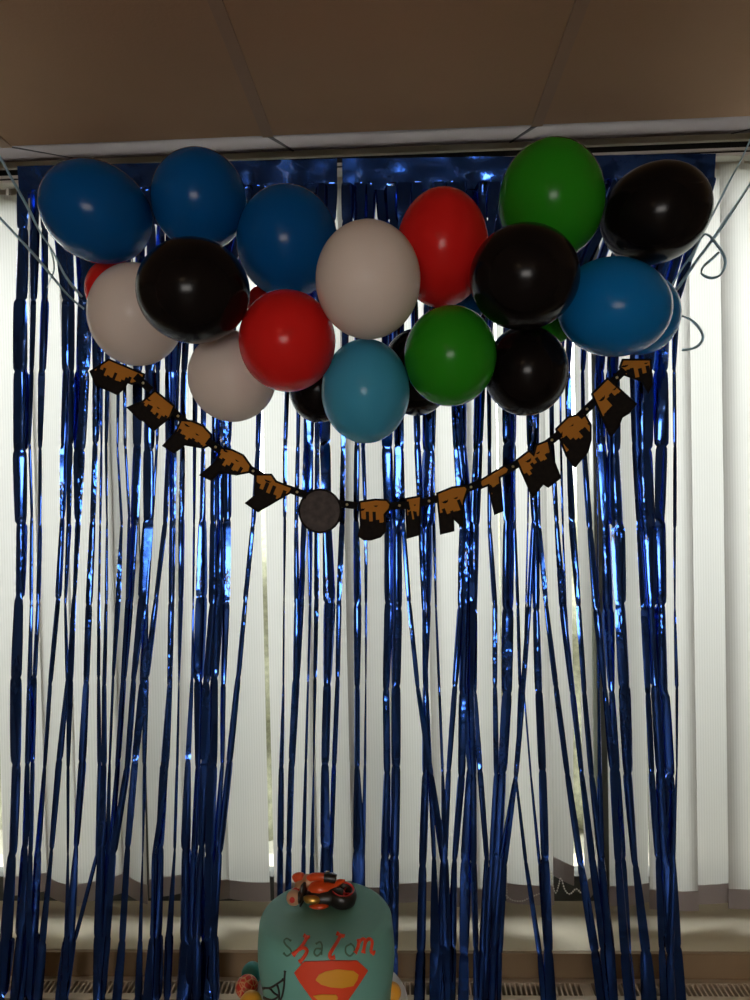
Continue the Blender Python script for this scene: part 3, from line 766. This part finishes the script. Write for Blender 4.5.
for i, mid in enumerate(EP):
    t = (EP[min(i+1, 12)] - EP[max(i-1, 0)]).normalized()
    p, q = mid - t*0.024, mid + t*0.024
    ez = ez2 = Vector((-t.z, 0, t.x))
    s = ez.normalized() * 0.0085
    bm = bmesh.new()
    vv = [bm.verts.new(x + Vector((0, y, 0))) for y in (0.0009, 0.0024) for x in (p - s, q - s, q + s, p + s)]
    for f in ((0,1,2,3),(7,6,5,4),(0,4,5,1),(1,5,6,2),(2,6,7,3),(3,7,4,0)): bm.faces.new([vv[i] for i in f])
    tabm = obj('link_tab', bm, M['card'], banner)
    bm = bmesh.new()
    lathe(bm, [(0, -0.0016), (0.0022, -0.0014), (0.003, -0.0004), (0.003, 0.001), (0, 0.001)], 12, M4=Matrix.Translation(mid) @ Matrix.Rotation(-PI/2, 4, 'X') )
    obj('eyelet', bm, M['eyelet'], tabm, smooth=True)

# ------------------------------------------------------------------ cake on its table
YK = 1.10
kc = at(326, 914, YK)               # centre of the top of the cake
ZTOP = kc.z + 0.004
CH = 0.134; CR = 0.1015
ZB = ZTOP - CH
TZ = ZB - 0.012
M['fondant'] = mat('fondant_green', (0.15, 0.40, 0.35, 1), 0.55, bump=(40, 0.15), var=(14, 0.08))
M['fletter'] = mat('fondant_dark_green', (0.07, 0.17, 0.12, 1), 0.6)
M['fred'] = mat('fondant_red', (0.74, 0.06, 0.015, 1), 0.5)
M['fyellow'] = mat('fondant_yellow', (0.72, 0.34, 0.02, 1), 0.5)
M['fblack'] = mat('fondant_black', (0.012, 0.011, 0.012, 1), 0.45)
M['board'] = mat('cake_board', (0.72, 0.68, 0.66, 1), 0.35, bump=(120, 0.2))
M['fteal'] = mat('fondant_teal', (0.04, 0.28, 0.27, 1), 0.5)
def cake_r(z):                      # z measured down from the top
    rc = 0.015
    if z < rc: base = CR - 0.003 - rc + math.sqrt(max(0, rc*rc - (rc - z)**2))
    else:
        t = (z - rc) / (CH - rc); base = CR - 0.003 + 0.004*math.sin(PI*min(1, t*1.3)) - 0.004*t
    return base
def wob(a, z):
    return 1 + 0.010*noise.noise(Vector((math.cos(a)*1.3, math.sin(a)*1.3, z*14)))
def cake_pt(a, z, off=0):
    r = cake_r(z)*wob(a, z) + off
    return Vector((kc.x + r*math.cos(a), kc.y + r*math.sin(a), ZTOP - z))
def inside(p, off=0.0):
    z = ZTOP - p.z
    if z < -off or z > CH + .02: return False
    dx, dy = p.x - kc.x, p.y - kc.y
    return math.hypot(dx, dy) < cake_r(max(0.0, min(z, CH)))*wob(math.atan2(dy, dx), z) + off
def hit(px, py, off=0.0):
    """where the sight line through this pixel meets the icing"""
    d = ray(px, py).normalized(); t0, t1 = 0.5, None
    t = 0.7
    while t < 1.6:
        if inside(CAM + d*t, off): t1 = t; break
        t += 0.003
    if t1 is None: return None
    a, b = t1 - 0.003, t1
    for _ in range(18):
        m_ = (a+b)/2
        if inside(CAM + d*m_, off): b = m_
        else: a = m_
    return CAM + d*b
cake = empty('birthday_cake', (kc.x, kc.y, ZB), 'round green iced birthday cake with red letters and a shield emblem', 'cake')
KO = Vector((kc.x, kc.y, ZB))
bm = bmesh.new(); seg = 72; rings = []
zs = [0.0, 0.0, 0.0, 0.0002, 0.001, 0.0024, 0.005, 0.008, 0.0115, 0.015] + [0.015 + (CH-0.015)*i/12 for i in range(1, 13)]
fr_ = [0.35, 0.65, 0.9] 
ctr = bm.verts.new(Vector((kc.x, kc.y, ZTOP)) - KO)
for i, z in enumerate(zs):
    ring = []
    for s in range(seg):
        a = 2*PI*s/seg
        if i < 3:
            r = cake_r(0)*wob(a, 0)*fr_[i]; p = Vector((kc.x + r*math.cos(a), kc.y + r*math.sin(a), ZTOP))
        else: p = cake_pt(a, z)
        ring.append(bm.verts.new(p - KO))
    rings.append(ring)
for s in range(seg): bm.faces.new((ctr, rings[0][s], rings[0][(s+1)%seg]))
for a, b in zip(rings, rings[1:]):
    for s in range(seg): bm.faces.new((a[s], b[s], b[(s+1)%seg], a[(s+1)%seg]))
bm.faces.new(rings[-1])
obj('icing', bm, M['fondant'], cake, smooth=True)
def stroke(name, lines, rad, m, label=None, off=0.0006, parent=None):
    bm = bmesh.new()
    for ln in lines:
        flare = None
        pts = [hit(x, y, off) for x, y in smooth2(ln)]
        pts = [p for p in pts if p is not None]
        if len(pts) < 2: continue
        rs = [rad*(1 + 0.55*max(0, 1 - min(i, len(pts)-1-i)/2.0)) for i in range(len(pts))]
        nrm = Vector((0, -1, 0.45)).normalized()
        tube(bm, [p - KO for p in pts], rs, 8, flat=0.6, flatdir=nrm)
    o = obj(name, bm, m, parent or cake, smooth=True)
    if label: o['label'] = label
    return o
def smooth2(ln):
    return [(p.x, p.y) for p in smooth_pts([(x, y, 0) for x, y in ln], 5)]
# the six iced letters along the front of the top edge
stroke('iced_letter', [[(291, 941), (287, 938.5), (284, 941), (286, 945), (290, 949), (291, 953), (287, 956), (283.5, 953)]], 0.0012, M['fletter'], 'green letter s')
stroke('iced_letter', [[(307, 937), (302, 946), (293, 955)], [(300, 949), (304, 948), (307, 951), (304, 957), (300, 962)], [(304, 936), (309, 938)]], 0.0024, M['fred'], 'red letter h')
stroke('iced_letter', [[(316, 944), (320, 942), (322, 946), (321, 955)], [(321, 949), (316, 949), (314, 953), (317, 956), (321, 953)]], 0.0012, M['fletter'], 'green letter a')
stroke('iced_letter', [[(341, 935), (336, 944), (330, 954), (331, 958), (335, 957)], [(337, 934), (344, 937)]], 0.0025, M['fred'], 'red letter l')
stroke('iced_letter', [[(351, 944), (346, 947), (346, 953), (350, 956), (354, 952), (354, 947), (351, 944)]], 0.0012, M['fletter'], 'green letter o')
stroke('iced_letter', [[(359, 940), (358, 947), (355, 953)], [(359, 942), (363, 939), (365, 942), (363, 953)], [(365, 942), (369, 939), (372, 942), (371, 951), (374, 953)]], 0.0024, M['fred'], 'red letter m')
# shield emblem laid on the side
def patch(name, poly, off, m, parent, steps=1):
    bm = bmesh.new()
    # triangulate in pixel space, then drop every vertex on the icing
    vs = [bm.verts.new((x, y, 0)) for x, y in poly]
    f = bm.faces.new(vs)
    bmesh.ops.triangulate(bm, faces=[f])
    for _ in range(4):
        long = [e for e in bm.edges if e.calc_length() > 4]
        if not long: break
        bmesh.ops.subdivide_edges(bm, edges=long, cuts=1)
        bmesh.ops.triangulate(bm, faces=bm.faces[:])
    for v in bm.verts:
        p = hit(v.co.x, v.co.y, off)
        if p is None: p = CAM + ray(v.co.x, v.co.y)*1.0
        v.co = p - KO
    r_ = bmesh.ops.extrude_face_region(bm, geom=bm.faces[:])
    for g_ in r_['geom']:
        if isinstance(g_, bmesh.types.BMVert): g_.co += Vector((0, 0.0022, -0.0004))
    return obj(name, bm, m, parent, smooth=False)
shield = patch('shield_emblem', [(304, 962), (331, 961), (357, 961), (368, 971), (361, 982), (348, 1001), (331, 1020), (313, 1001), (300, 983), (294, 973)], 0.0020, M['fred'], cake)
shield['label'] = 'red shield bearing a yellow S-shaped pattern'
S_UP = [(240 + x/4.41, 860 + y/4.41) for x, y in [(333,530),(348,506),(378,492),(430,483),(500,490),(523,508),(517,530),(482,524),(440,514),(408,518),(402,530),(420,540),(468,545),(500,556),(450,566),(400,562),(358,550)]]
patch('emblem_letter', S_UP, 0.0030, M['fyellow'], shield)
patch('emblem_letter', [(313, 996), (322, 994.5), (336, 995), (338, 998), (332, 1002), (336, 1005), (331, 1011), (322, 1004)], 0.0030, M['fyellow'], shield)
# black piped web at the lower left of the side
stroke('piped_web', [[(256, 993), (263, 988.5), (270, 988), (277, 984), (283.5, 979.5)], [(285, 971), (284.5, 977), (284, 986), (282, 996), (279, 1003)], [(270, 988), (274, 993), (279, 996)], [(277, 984), (279, 992), (279, 1003)], [(256, 993), (262, 997), (272, 1000), (279, 996)]], 0.0014, M['fblack'], off=0.0008)

# board, sweets and table
bm = bmesh.new(); lathe(bm, [(0, 0), (0.117, 0), (0.119, 0.002), (0.119, 0.010), (0.117, 0.0118), (0, 0.0118)], 64)
bd = obj('cake_board', bm, M['board'], smooth=False, loc=(kc.x, kc.y, TZ)); tag(bd, 'round pale cake board under the green birthday cake', 'cake board')
ZSW = TZ + 0.0118
M['netball'] = mat('fondant_net', (0.55, 0.03, 0.02, 1), 0.45)
def netmat():
    m = M['netball']; nt = m.node_tree; b = nt.nodes['Principled BSDF']
    v = nt.nodes.new('ShaderNodeTexVoronoi'); v.feature = 'DISTANCE_TO_EDGE'; v.inputs['Scale'].default_value = 130
    tc = nt.nodes.new('ShaderNodeTexCoord'); nt.links.new(tc.outputs['Object'], v.inputs['Vector'])
    rp = nt.nodes.new('ShaderNodeValToRGB'); rp.color_ramp.elements[0].color = (0.62, 0.38, 0.16, 1); rp.color_ramp.elements[1].color = (0.55, 0.03, 0.02, 1)
    rp.color_ramp.elements[0].position = 0.0; rp.color_ramp.elements[1].position = 0.13
    nt.links.new(v.outputs['Distance'], rp.inputs[0]); nt.links.new(rp.outputs[0], b.inputs['Base Color'])
netmat()
def sweet(px, py, Yd, rpx, m, label, squash=1.0):
    c = at(px, py, Yd); r = rpx/F*Yd
    bm = bmesh.new(); ellipsoid(bm, (0, 0, 0), (r, r, r*squash), seg=28, rings=18)
    for v in bm.verts: v.co *= 1 + 0.03*noise.noise(v.co*90)
    o = obj('fondant_ball', bm, m, smooth=True, loc=c); tag(o, label, 'fondant ball', 'fondant balls around the foot of the cake')
    return o
# ------------------------------------------------------------------ toy motorcycle lying on the cake
M['torange'] = mat('toy_orange', (0.62, 0.07, 0.012, 1), 0.3)
M['tblack'] = mat('toy_black', (0.012, 0.011, 0.011, 1), 0.35)
M['ttan'] = mat('toy_tan', (0.50, 0.30, 0.18, 1), 0.5)
M['tgold'] = mat('toy_gold', (0.6, 0.35, 0.08, 1), 0.3, metal=0.8)
M['tred'] = mat('toy_red', (0.55, 0.02, 0.015, 1), 0.35)
bk0 = hit(325, 905); bk0.z = ZTOP
moto = empty('toy_motorcycle', bk0, 'orange and black toy racing motorcycle with rider, lying on top of the cake', 'toy')
cm = 0.0116
def mp(name, bm, m, parent=None, smooth=True):
    bm.transform(Matrix.Scale(cm, 4)); return obj(name, bm, m, parent or moto, smooth=smooth)
def wheel(c, r, wd, ax):
    Mw = Matrix.Translation(c) @ Vector((0,0,1)).rotation_difference(Vector(ax).normalized()).to_matrix().to_4x4()
    bm = bmesh.new()
    lathe(bm, [(r*.60, -wd*.42), (r*.82, -wd*.5), (r*.95, -wd*.36), (r, 0), (r*.95, wd*.36), (r*.82, wd*.5), (r*.60, wd*.42), (r*.60, -wd*.42)], 32, M4=Mw)
    w_ = mp('wheel', bm, M['tblack'])
    bm = bmesh.new()
    lathe(bm, [(r*.60, wd*.3), (r*.70, wd*.5), (r*.78, wd*.53), (r*.80, wd*.48), (r*.6, wd*.25)], 32, M4=Mw)
    lathe(bm, [(0, wd*.25), (r*.2, wd*.25), (r*.2, wd*.05), (0, wd*.05)], 16, M4=Mw)
    for k in range(5):
        a = 2*PI*k/5
        tube(bm, [Mw @ Vector((r*.1*math.cos(a), r*.1*math.sin(a), wd*.15)), Mw @ Vector((r*.68*math.cos(a), r*.68*math.sin(a), wd*.2))], 0.12, 6)
    mp('wheel_rim', bm, M['tred'], w_)
wheel((2.25, 0.2, 1.15), 1.9, 1.9, (0.12, -0.12, 1))
wheel((-1.9, 2.2, 0.95), 1.6, 1.0, (-0.2, 0.1, 1))
def loft(bm, secs, seg=16):
    rings = []
    for (c, ry, rz) in secs:
        rings.append([bm.verts.new(Vector(c) + Vector((0, ry*math.cos(2*PI*k/seg), rz*math.sin(2*PI*k/seg)))) for k in range(seg)])
    for a, b in zip(rings, rings[1:]):
        for k in range(seg): bm.faces.new((a[k], a[(k+1)%seg], b[(k+1)%seg], b[k]))
    bm.faces.new(rings[0]); bm.faces.new(rings[-1])
bm = bmesh.new()   # dark engine and lower body
loft(bm, [((-2.4,0.2,1.1),.5,.5), ((-1.8,0.1,1.2),1.2,1.0), ((-0.4,0,1.2),1.5,1.15), ((0.8,0,1.25),1.4,1.15), ((1.8,.1,1.3),1.1,.9), ((2.4,.2,1.4),.5,.5)])
mp('engine_body', bm, M['tblack'])
bm = bmesh.new()   # orange fairing over the upper flank, with pointed tail
loft(bm, [((-2.3,0.5,1.9),.3,.3), ((-1.7,0.3,2.15),1.0,.75), ((-0.6,0.2,2.3),1.25,.85), ((0.5,.3,2.25),1.1,.7), ((1.3,.7,2.35),.7,.5), ((2.0,1.0,2.5),.4,.35), ((2.6,1.2,2.6),.12,.12)])
mp('fairing', bm, M['torange'])
bm = bmesh.new()   # belly panel
loft(bm, [((-1.9,-1.2,.5),.15,.1), ((-1.2,-1.35,.55),.4,.3), ((-.2,-1.4,.6),.45,.35), ((.6,-1.3,.6),.15,.12)])
mp('belly_panel', bm, M['torange'])
bm = bmesh.new(); loft(bm, [((-2.6,-1.15,1.5),.25,.25), ((-2.2,-1.25,1.45),.5,.5), ((-1.2,-1.35,1.4),.55,.55), ((-.6,-1.35,1.4),.3,.35), ((-.4,-1.3,1.4),.1,.1)])
mp('exhaust', bm, M['tgold'])
bm = bmesh.new(); loft(bm, [((-3.2,-.9,.9),.2,.7), ((-3.0,-.8,1.6),.35,1.4), ((-2.6,-.4,2.0),.5,1.3), ((-2.4,-.1,2.2),.3,.8)])
mp('windscreen', bm, M['tblack'])
bm = bmesh.new(); tube(bm, [(-.2,1.2,2.9), (.3,1.1,3.5), (1.0,1.0,3.6), (1.5,1.1,3.3)], 0.14, 8); tube(bm, [(.3,1.1,3.5), (.1,.9,3.9), (.6,.8,4.0)], 0.12, 8)
mp('handlebar', bm, M['chrome'])
# rider sprawled over the bike: one continuous body grown from joints
def skin_body(name, verts, edges, radii, m, parent):
    me = bpy.data.meshes.new(name); me.from_pydata([Vector(v)*cm for v in verts], edges, [])
    o = bpy.data.objects.new(name, me); C.objects.link(o); o.parent = parent
    md = o.modifiers.new('skin', 'SKIN'); md.use_smooth_shade = True
    for i, r_ in enumerate(radii): me.skin_vertices[0].data[i].radius = (r_*cm, r_*cm); 
    me.skin_vertices[0].data[0].use_root = True
    s = o.modifiers.new('sub', 'SUBSURF'); s.levels = 2; s.render_levels = 2
    dg = bpy.context.evaluated_depsgraph_get()
    me2 = bpy.data.meshes.new_from_object(o.evaluated_get(dg))
    o.modifiers.clear(); o.data = me2; me2.name = name; me2.materials.clear(); me2.materials.append(m)
    return o
rv = [(-1.0,.9,2.7), (-2.0,.9,2.8), (-3.0,.6,2.8), (-3.4,.1,2.2), (-3.55,-.4,1.8),       # pelvis, chest, shoulders, neck, head base
      (-3.6,.9,2.3), (-3.9,.2,1.6), (-3.4,-.6,1.0),                                     # left arm to hand
      (-2.4,1.1,3.1), (-1.4,.6,3.4), (-.4,.4,3.5),                                      # right arm
      (-.2,.9,3.1), (.9,.5,3.3), (1.6,.3,3.0), (-.4,1.7,2.6), (.7,1.9,2.3), (1.4,1.6,1.7)]
re_ = [(0,1),(1,2),(2,3),(3,4),(2,5),(5,6),(6,7),(2,8),(8,9),(9,10),(0,11),(11,12),(12,13),(0,14),(14,15),(15,16)]
rr_ = [.62,.7,.62,.42,.45,.42,.34,.26,.42,.36,.28,.5,.46,.36,.5,.44,.34]
rider = skin_body('rider', rv, re_, rr_, M['ttan'], moto)
bm = bmesh.new(); ellipsoid(bm, (-3.85,-1.0,1.5), (1.0,.95,.95), seg=24, rings=16)
hm = mp('helmet', bm, M['ttan'], rider)
bm = bmesh.new(); ellipsoid(bm, (-3.95,-1.72,1.62), (.42,.3,.42), seg=16, rings=10); mp('helmet_spot', bm, M['tred'], rider)
bm = bmesh.new(); ellipsoid(bm, (-3.15,-1.05,1.55), (.45,.75,.78), seg=18, rings=12); mp('visor', bm, M['tblack'], rider)
bm = bmesh.new(); tube(bm, smooth_pts([(-2.1,.75,3.05), (-1.5,.45,3.45), (-.6,.25,3.6), (.05,.2,3.55)], 4), [.5]*13, 12); mp('sleeve', bm, M['torange'], rider)
bm = bmesh.new(); tube(bm, smooth_pts([(-4.2,.9,2.9), (-3.6,1.0,3.2), (-2.9,.8,3.3)], 4), [.42,.5,.55,.55,.55,.55,.55,.5,.45], 12); mp('shoulder_pad', bm, M['torange'], rider)
bm = bmesh.new(); tube(bm, [(-4.1,.15,1.75), (-3.7,-.2,1.9), (-3.2,-.3,1.95)], [.4,.5,.4], 12); mp('collar', bm, M['tred'], rider)
bm = bmesh.new(); tube(bm, smooth_pts([(0.0,.2,3.5), (.7,.15,3.5), (1.45,.2,3.3)], 4), [.58]*9, 12); mp('boot', bm, M['tblack'], rider)

# sweets rest on the board or against the cake foot
def ball_on_board(px, py, rpx, m, label):
    # walk along the sight line until the ball rests on the board level
    d = ray(px, py)
    Yd = YK
    for _ in range(30):
        r = rpx/F*Yd
        t = (ZSW + r - CAM.z)/d.z
        Yd = d.y*t
    return sweet(px, py, Yd, rpx, m, label)
ball_on_board(392, 992, 9.3, M['fyellow'], 'yellow fondant ball at the right foot of the cake')
ball_on_board(247, 987, 11.5, M['netball'], 'red fondant ball with a pale net at the left foot of the cake')
ball_on_board(251, 1003, 11.5, M['fyellow'], 'yellow fondant ball in front of the red netted ball')
ball_on_board(252, 973, 10.5, M['fteal'], 'teal fondant ball behind the red netted ball')

SH = 0.11
st = empty('cake_stand', (kc.x, kc.y, TZ - SH), 'low white pedestal stand under the cake board', 'cake stand')
bm = bmesh.new(); lathe(bm, [(0, 0), (0.075, 0), (0.078, 0.004), (0.06, 0.010), (0.022, 0.022), (0.018, 0.045), (0.02, 0.075), (0.04, 0.094), (0.09, 0.1), (0.092, SH - 0.002), (0.09, SH), (0, SH)], 48)
obj('pedestal', bm, M['board'], st, smooth=False)
T2 = TZ - SH
tbl = empty('party_table', (kc.x, kc.y - 0.24, 0), 'plain table carrying the birthday cake on its stand', 'table')
bm = bmesh.new(); box(bm, -0.5, 0.5, -0.33, 0.33, T2 - 0.028, T2, bev=0.004); obj('table_top', bm, M['tablecloth'], tbl)
for sx in (-1, 1):
    for sy in (-1, 1):
        bm = bmesh.new(); box(bm, sx*.46 - .018, sx*.46 + .018, sy*.28 - .018, sy*.28 + .018, 0, T2 - 0.028, bev=0.003); obj('leg', bm, M['tleg'], tbl)

# ------------------------------------------------------------------ light
w = bpy.data.worlds.new('daylight'); sc.world = w; w.use_nodes = True
bg = w.node_tree.nodes['Background']; bg.inputs['Color'].default_value = (1.0, 1.0, 1.0, 1); bg.inputs['Strength'].default_value = 8.6
def area(name, loc, rot, sx, sy, power, col):
    l = bpy.data.lights.new(name, 'AREA'); l.shape = 'RECTANGLE'; l.size = sx; l.size_y = sy; l.energy = power; l.color = col
    o = bpy.data.objects.new(name, l); C.objects.link(o); o.location = loc; o.rotation_euler = rot; return o
# ceiling lamps of the room, behind the viewer
LAMPS = [(-0.55, -0.9), (0.75, -1.9)]
M['lampglow'] = bpy.data.materials.new('lamp_diffuser'); M['lampglow'].use_nodes = True
b = M['lampglow'].node_tree.nodes['Principled BSDF']; b.inputs['Emission Color'].default_value = (1, 0.72, 0.42, 1); b.inputs['Emission Strength'].default_value = 3.5
for i, (x, y) in enumerate(LAMPS):
    lp = empty('ceiling_lamp', (x, y, ZC - 0.005), ['round ceiling lamp just behind the viewer', 'round ceiling lamp further back in the room'][i], 'lamp', 'ceiling lamps of the room')
    bm = bmesh.new(); lathe(bm, [(0, 0), (0.11, 0), (0.115, -0.012), (0.11, -0.03), (0.1, -0.03)], 32); obj('lamp_base', bm, M['rail'], lp, smooth=True)
    bm = bmesh.new(); lathe(bm, [(0.099, -0.03), (0.095, -0.05), (0.07, -0.065), (0, -0.072)], 32); obj('lamp_shade', bm, M['lampglow'], lp, smooth=True)
    area('lamp_light', (x, y, ZC - 0.085), (0, 0, 0), 0.2, 0.2, 2.8, (1, 0.72, 0.45))
area('rear_window_daylight', (-0.2, YB - 0.1, 1.2), (-PI/2, 0, 0), 1.3, 0.85, 15, (1.0, 0.84, 0.68)).rotation_euler = (PI/2, 0, 0)

sc.view_settings.view_transform = 'Standard'; sc.view_settings.look = 'None'
sc.view_settings.exposure = 0.0; sc.view_settings.gamma = 1.0; sc.view_settings.use_curve_mapping = False
sc.cycles.use_denoising = True
sc.cycles.max_bounces = 8; sc.cycles.diffuse_bounces = 4; sc.cycles.glossy_bounces = 4
sc.cycles.transmission_bounces = 4; sc.cycles.transparent_max_bounces = 8
sc.cycles.caustics_reflective = False; sc.cycles.caustics_refractive = False
sc.cycles.sample_clamp_indirect = 4.0
